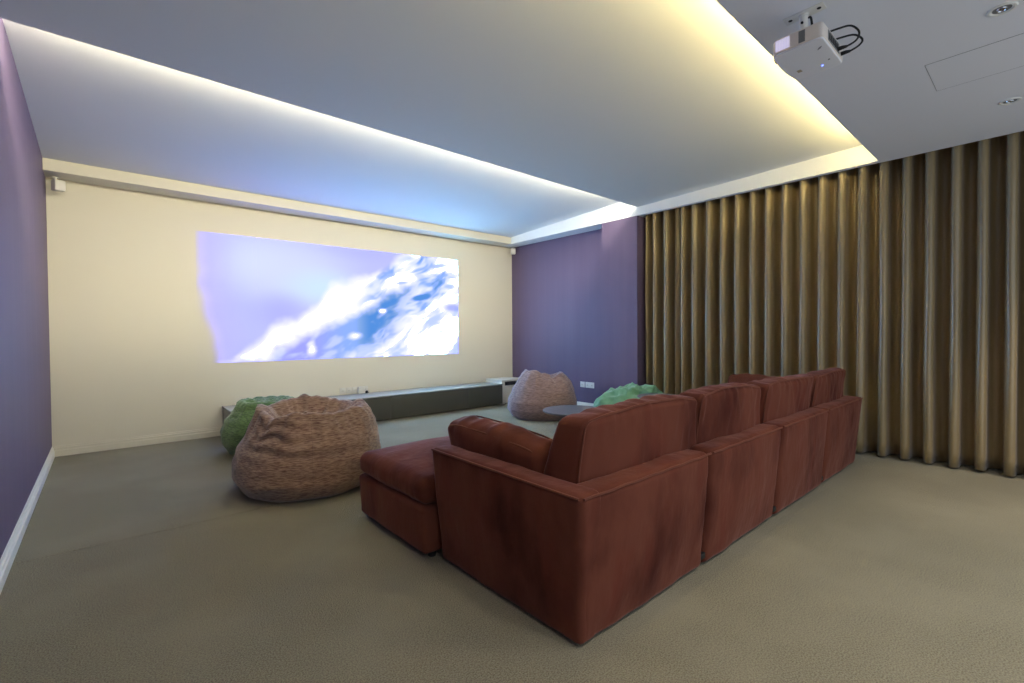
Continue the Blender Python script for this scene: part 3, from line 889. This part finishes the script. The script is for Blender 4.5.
# mount: ceiling plate with slots, pole, knuckle and three-armed bracket
bm = box(-.050, .020, -.075, .105, -.004, 0, bevel=.0015)
plate = obj('ceiling_plate', bm, M['white_plastic'], pr, angle=30)
bm = bmesh.new()
for sy in (-.050, .080):
    bm = bmesh.new(); add_lathe(bm, [(0, -.0062), (.009, -.0058), (.010, -.0038), (0, -.0038)], 14, (-.014, sy, 0)); obj('bolt', bm, M['black'], plate)

bm = bmesh.new(); add_lathe(bm, [(0, -.004), (.024, -.004), (.024, -.012), (.019, -.014), (.019, pz1 + .045 + zo), (.026, pz1 + .043 + zo), (.026, pz1 + .014 + zo), (0, pz1 + .014 + zo)], 24, (-.010, .020, 0))
pole = obj('pole', bm, M['white_plastic'], pr, angle=35)
bm = bmesh.new(); add_lathe(bm, [(0, 0), (.006, 0), (.006, .008), (0, .009)], 10)
bmesh.ops.rotate(bm, verts=bm.verts, cent=(0, 0, 0), matrix=Matrix.Rotation(-PI / 2, 3, 'Y')); bmesh.ops.translate(bm, verts=bm.verts, vec=(-.028, .020, -.05)); obj('set_screw', bm, M['black'], pole)
bm = bmesh.new()
for ang in (30, 150, 270):
    a = math.radians(ang)
    add_tube(bm, [(-.010, .020, pz1 + .018 + zo), (-.010 + .060 * math.cos(a), .015 + .045 * math.sin(a), pz1 + .014 + zo), (-.010 + .070 * math.cos(a), .015 + .055 * math.sin(a), pz1 - .001 + zo)], .006, 8)
add_box(bm, -.040, .020, -.010, .050, pz1 + .012 + zo, pz1 + .020 + zo, .002)
obj('bracket', bm, M['chrome'], pr)
# cables
def cable(pts, r=.0048):
    bm = bmesh.new(); add_tube(bm, catmull(pts, 8), r, 8); return bm
obj('cable', cable([(.030, .010, -.002), (.020, -.004, -.015), (.012, -.012, -.06), (.012, -.016, -.11), (.008, -.02, pz1 + .02 + zo), (-.01, -.03, pz1 + .004 + zo)], .0055), M['black'], pr)
for dx, hgt, dz in ((.055, .095, .050), (.115, .075, .030)):
    zc = pz0 + .030 + zo
    obj('cable', cable([(dx, yb - .004, zc), (dx + .006, yb - .035, zc), (dx + .02, yb - .075, zc + .02), (dx + .022, yb - .085, zc + hgt * .6), (dx + .01, yb - .055, zc + hgt), (dx - .02, yb - .010, zc + hgt * .95), (dx - .045, yb + .05, zc + hgt * .85)], .0048), M['black'], pr)
    bm = bmesh.new(); add_tube(bm, [(dx, yb - .002, zc), (dx + .001, yb - .022, zc), (dx + .006, yb - .040, zc)], [.010, .009, .006], 10); obj('connector', bm, M['black'], pr)

# ------------------------------------------------------------------ soffit fittings
def downlight(label, x, y, lamp=None):
    t = thing('downlight', label, 'downlight', (x, y, ZS), 0, 'recessed downlights in the soffit')
    bm = bmesh.new(); add_lathe(bm, [(.036, -.001), (.044, -.007), (.054, -.006), (.058, 0), (.036, .0)], 40); obj('trim_ring', bm, M['white_plastic'], t)
    bm = bmesh.new(); add_lathe(bm, [(.0365, -.0012), (.030, -.0006), (.024, -.0002), (0, -.0002)], 32); obj('reflector', bm, M['grey_plastic'], t)
    bm = bmesh.new(); add_lathe(bm, [(.022, -.0006), (.020, -.006), (.015, -.007), (.013, -.003), (0, -.002)], 24); obj('lamp', bm, M['chrome'], t)
downlight('recessed chrome downlight near the projector, the nearer of the visible two', 3.46, .173)
downlight('recessed chrome downlight close to the curtain, the farther of the visible two', 4.884, .199)
hx0, hx1, hy0, hy1 = 3.83, 4.30, -.35, .518
t = thing('ceiling_hatch', 'flush access hatch in the soffit outlined by a thin dark gap', 'hatch', (4.065, .084, ZS))
bm = box(hx0 - 4.065 + .003, hx1 - 4.065 - .003, hy0 - .084 + .003, hy1 - .084 - .003, -.0010, 0); obj('panel', bm, M['soffit'], t, smooth=False)
bm = bmesh.new()
w = .0011
add_box(bm, hx0 - 4.065 - 2 * w, hx0 - 4.065 + 2 * w, hy0 - .084, hy1 - .084, -.0006, 0)
add_box(bm, hx1 - 4.065 - w, hx1 - 4.065 + w, hy0 - .084, hy1 - .084, -.0006, 0)
add_box(bm, hx0 - 4.065, hx1 - 4.065, hy1 - .084 - w, hy1 - .084 + w, -.0006, 0)
add_box(bm, hx0 - 4.065, hx1 - 4.065, hy0 - .084 - w, hy0 - .084 + w, -.0006, 0)
obj('gap', bm, M['grey_plastic'], t, smooth=False)

# ------------------------------------------------------------------ light
def spot(name, x, y, power, color, size, blend, rx=0, ry=0, rad=.05):
    l = bpy.data.lights.new(name, 'SPOT'); l.energy = power; l.color = color; l.spot_size = math.radians(size); l.spot_blend = blend; l.shadow_soft_size = rad
    o = bpy.data.objects.new(name, l); o.location = (x, y, ZS - .02); o.rotation_euler = (math.radians(rx), math.radians(ry), 0); COL.objects.link(o); return o
# unseen spots: a warm downlight near the curtain, then the added fill row
spot('unseen_spot', 5.25, -.60, 80, (1, .82, .60), 75, .8)
for lx in (.35, 1.55, 2.75, 3.95):  # added to brighten the near carpet and the sofa
    spot('unseen_spot', lx, -.45, 62, (1, .93, .82), 110, 1.0, rx=4, rad=.08)
w = bpy.data.worlds.new('world'); scene.world = w; w.use_nodes = True
w.node_tree.nodes['Background'].inputs['Color'].default_value = (.80, .90, 1.0, 1)
w.node_tree.nodes['Background'].inputs['Strength'].default_value = .70

# ------------------------------------------------------------------ camera
F0, YAW, PITCH, ROLL = 468.83, .7174, -.0179, -.0066
cam = bpy.data.cameras.new('camera'); co = bpy.data.objects.new('camera', cam); COL.objects.link(co)
s, c = math.sin(YAW), math.cos(YAW)
F = Vector((s, c, 0)); R = Vector((c, -s, 0)); U = Vector((0, 0, 1))
F, U = F * math.cos(PITCH) + U * math.sin(PITCH), U * math.cos(PITCH) - F * math.sin(PITCH)
R, U = R * math.cos(ROLL) + U * math.sin(ROLL), U * math.cos(ROLL) - R * math.sin(ROLL)
mw = Matrix.Identity(4)
for i in range(3):
    mw[i][0], mw[i][1], mw[i][2] = R[i], U[i], -F[i]
mw.translation = Vector((0, 0, 1.25))
co.matrix_world = mw
cam.sensor_width = 36; cam.lens = F0 / 1024 * 36; cam.clip_start = .02
scene.camera = co

vs = scene.view_settings
vs.view_transform = 'Standard'; vs.look = 'None'; vs.exposure = .78; vs.gamma = 1; vs.use_curve_mapping = False
scene.cycles.use_denoising = True
scene.cycles.max_bounces = 10; scene.cycles.diffuse_bounces = 7
scene.cycles.sample_clamp_indirect = 6
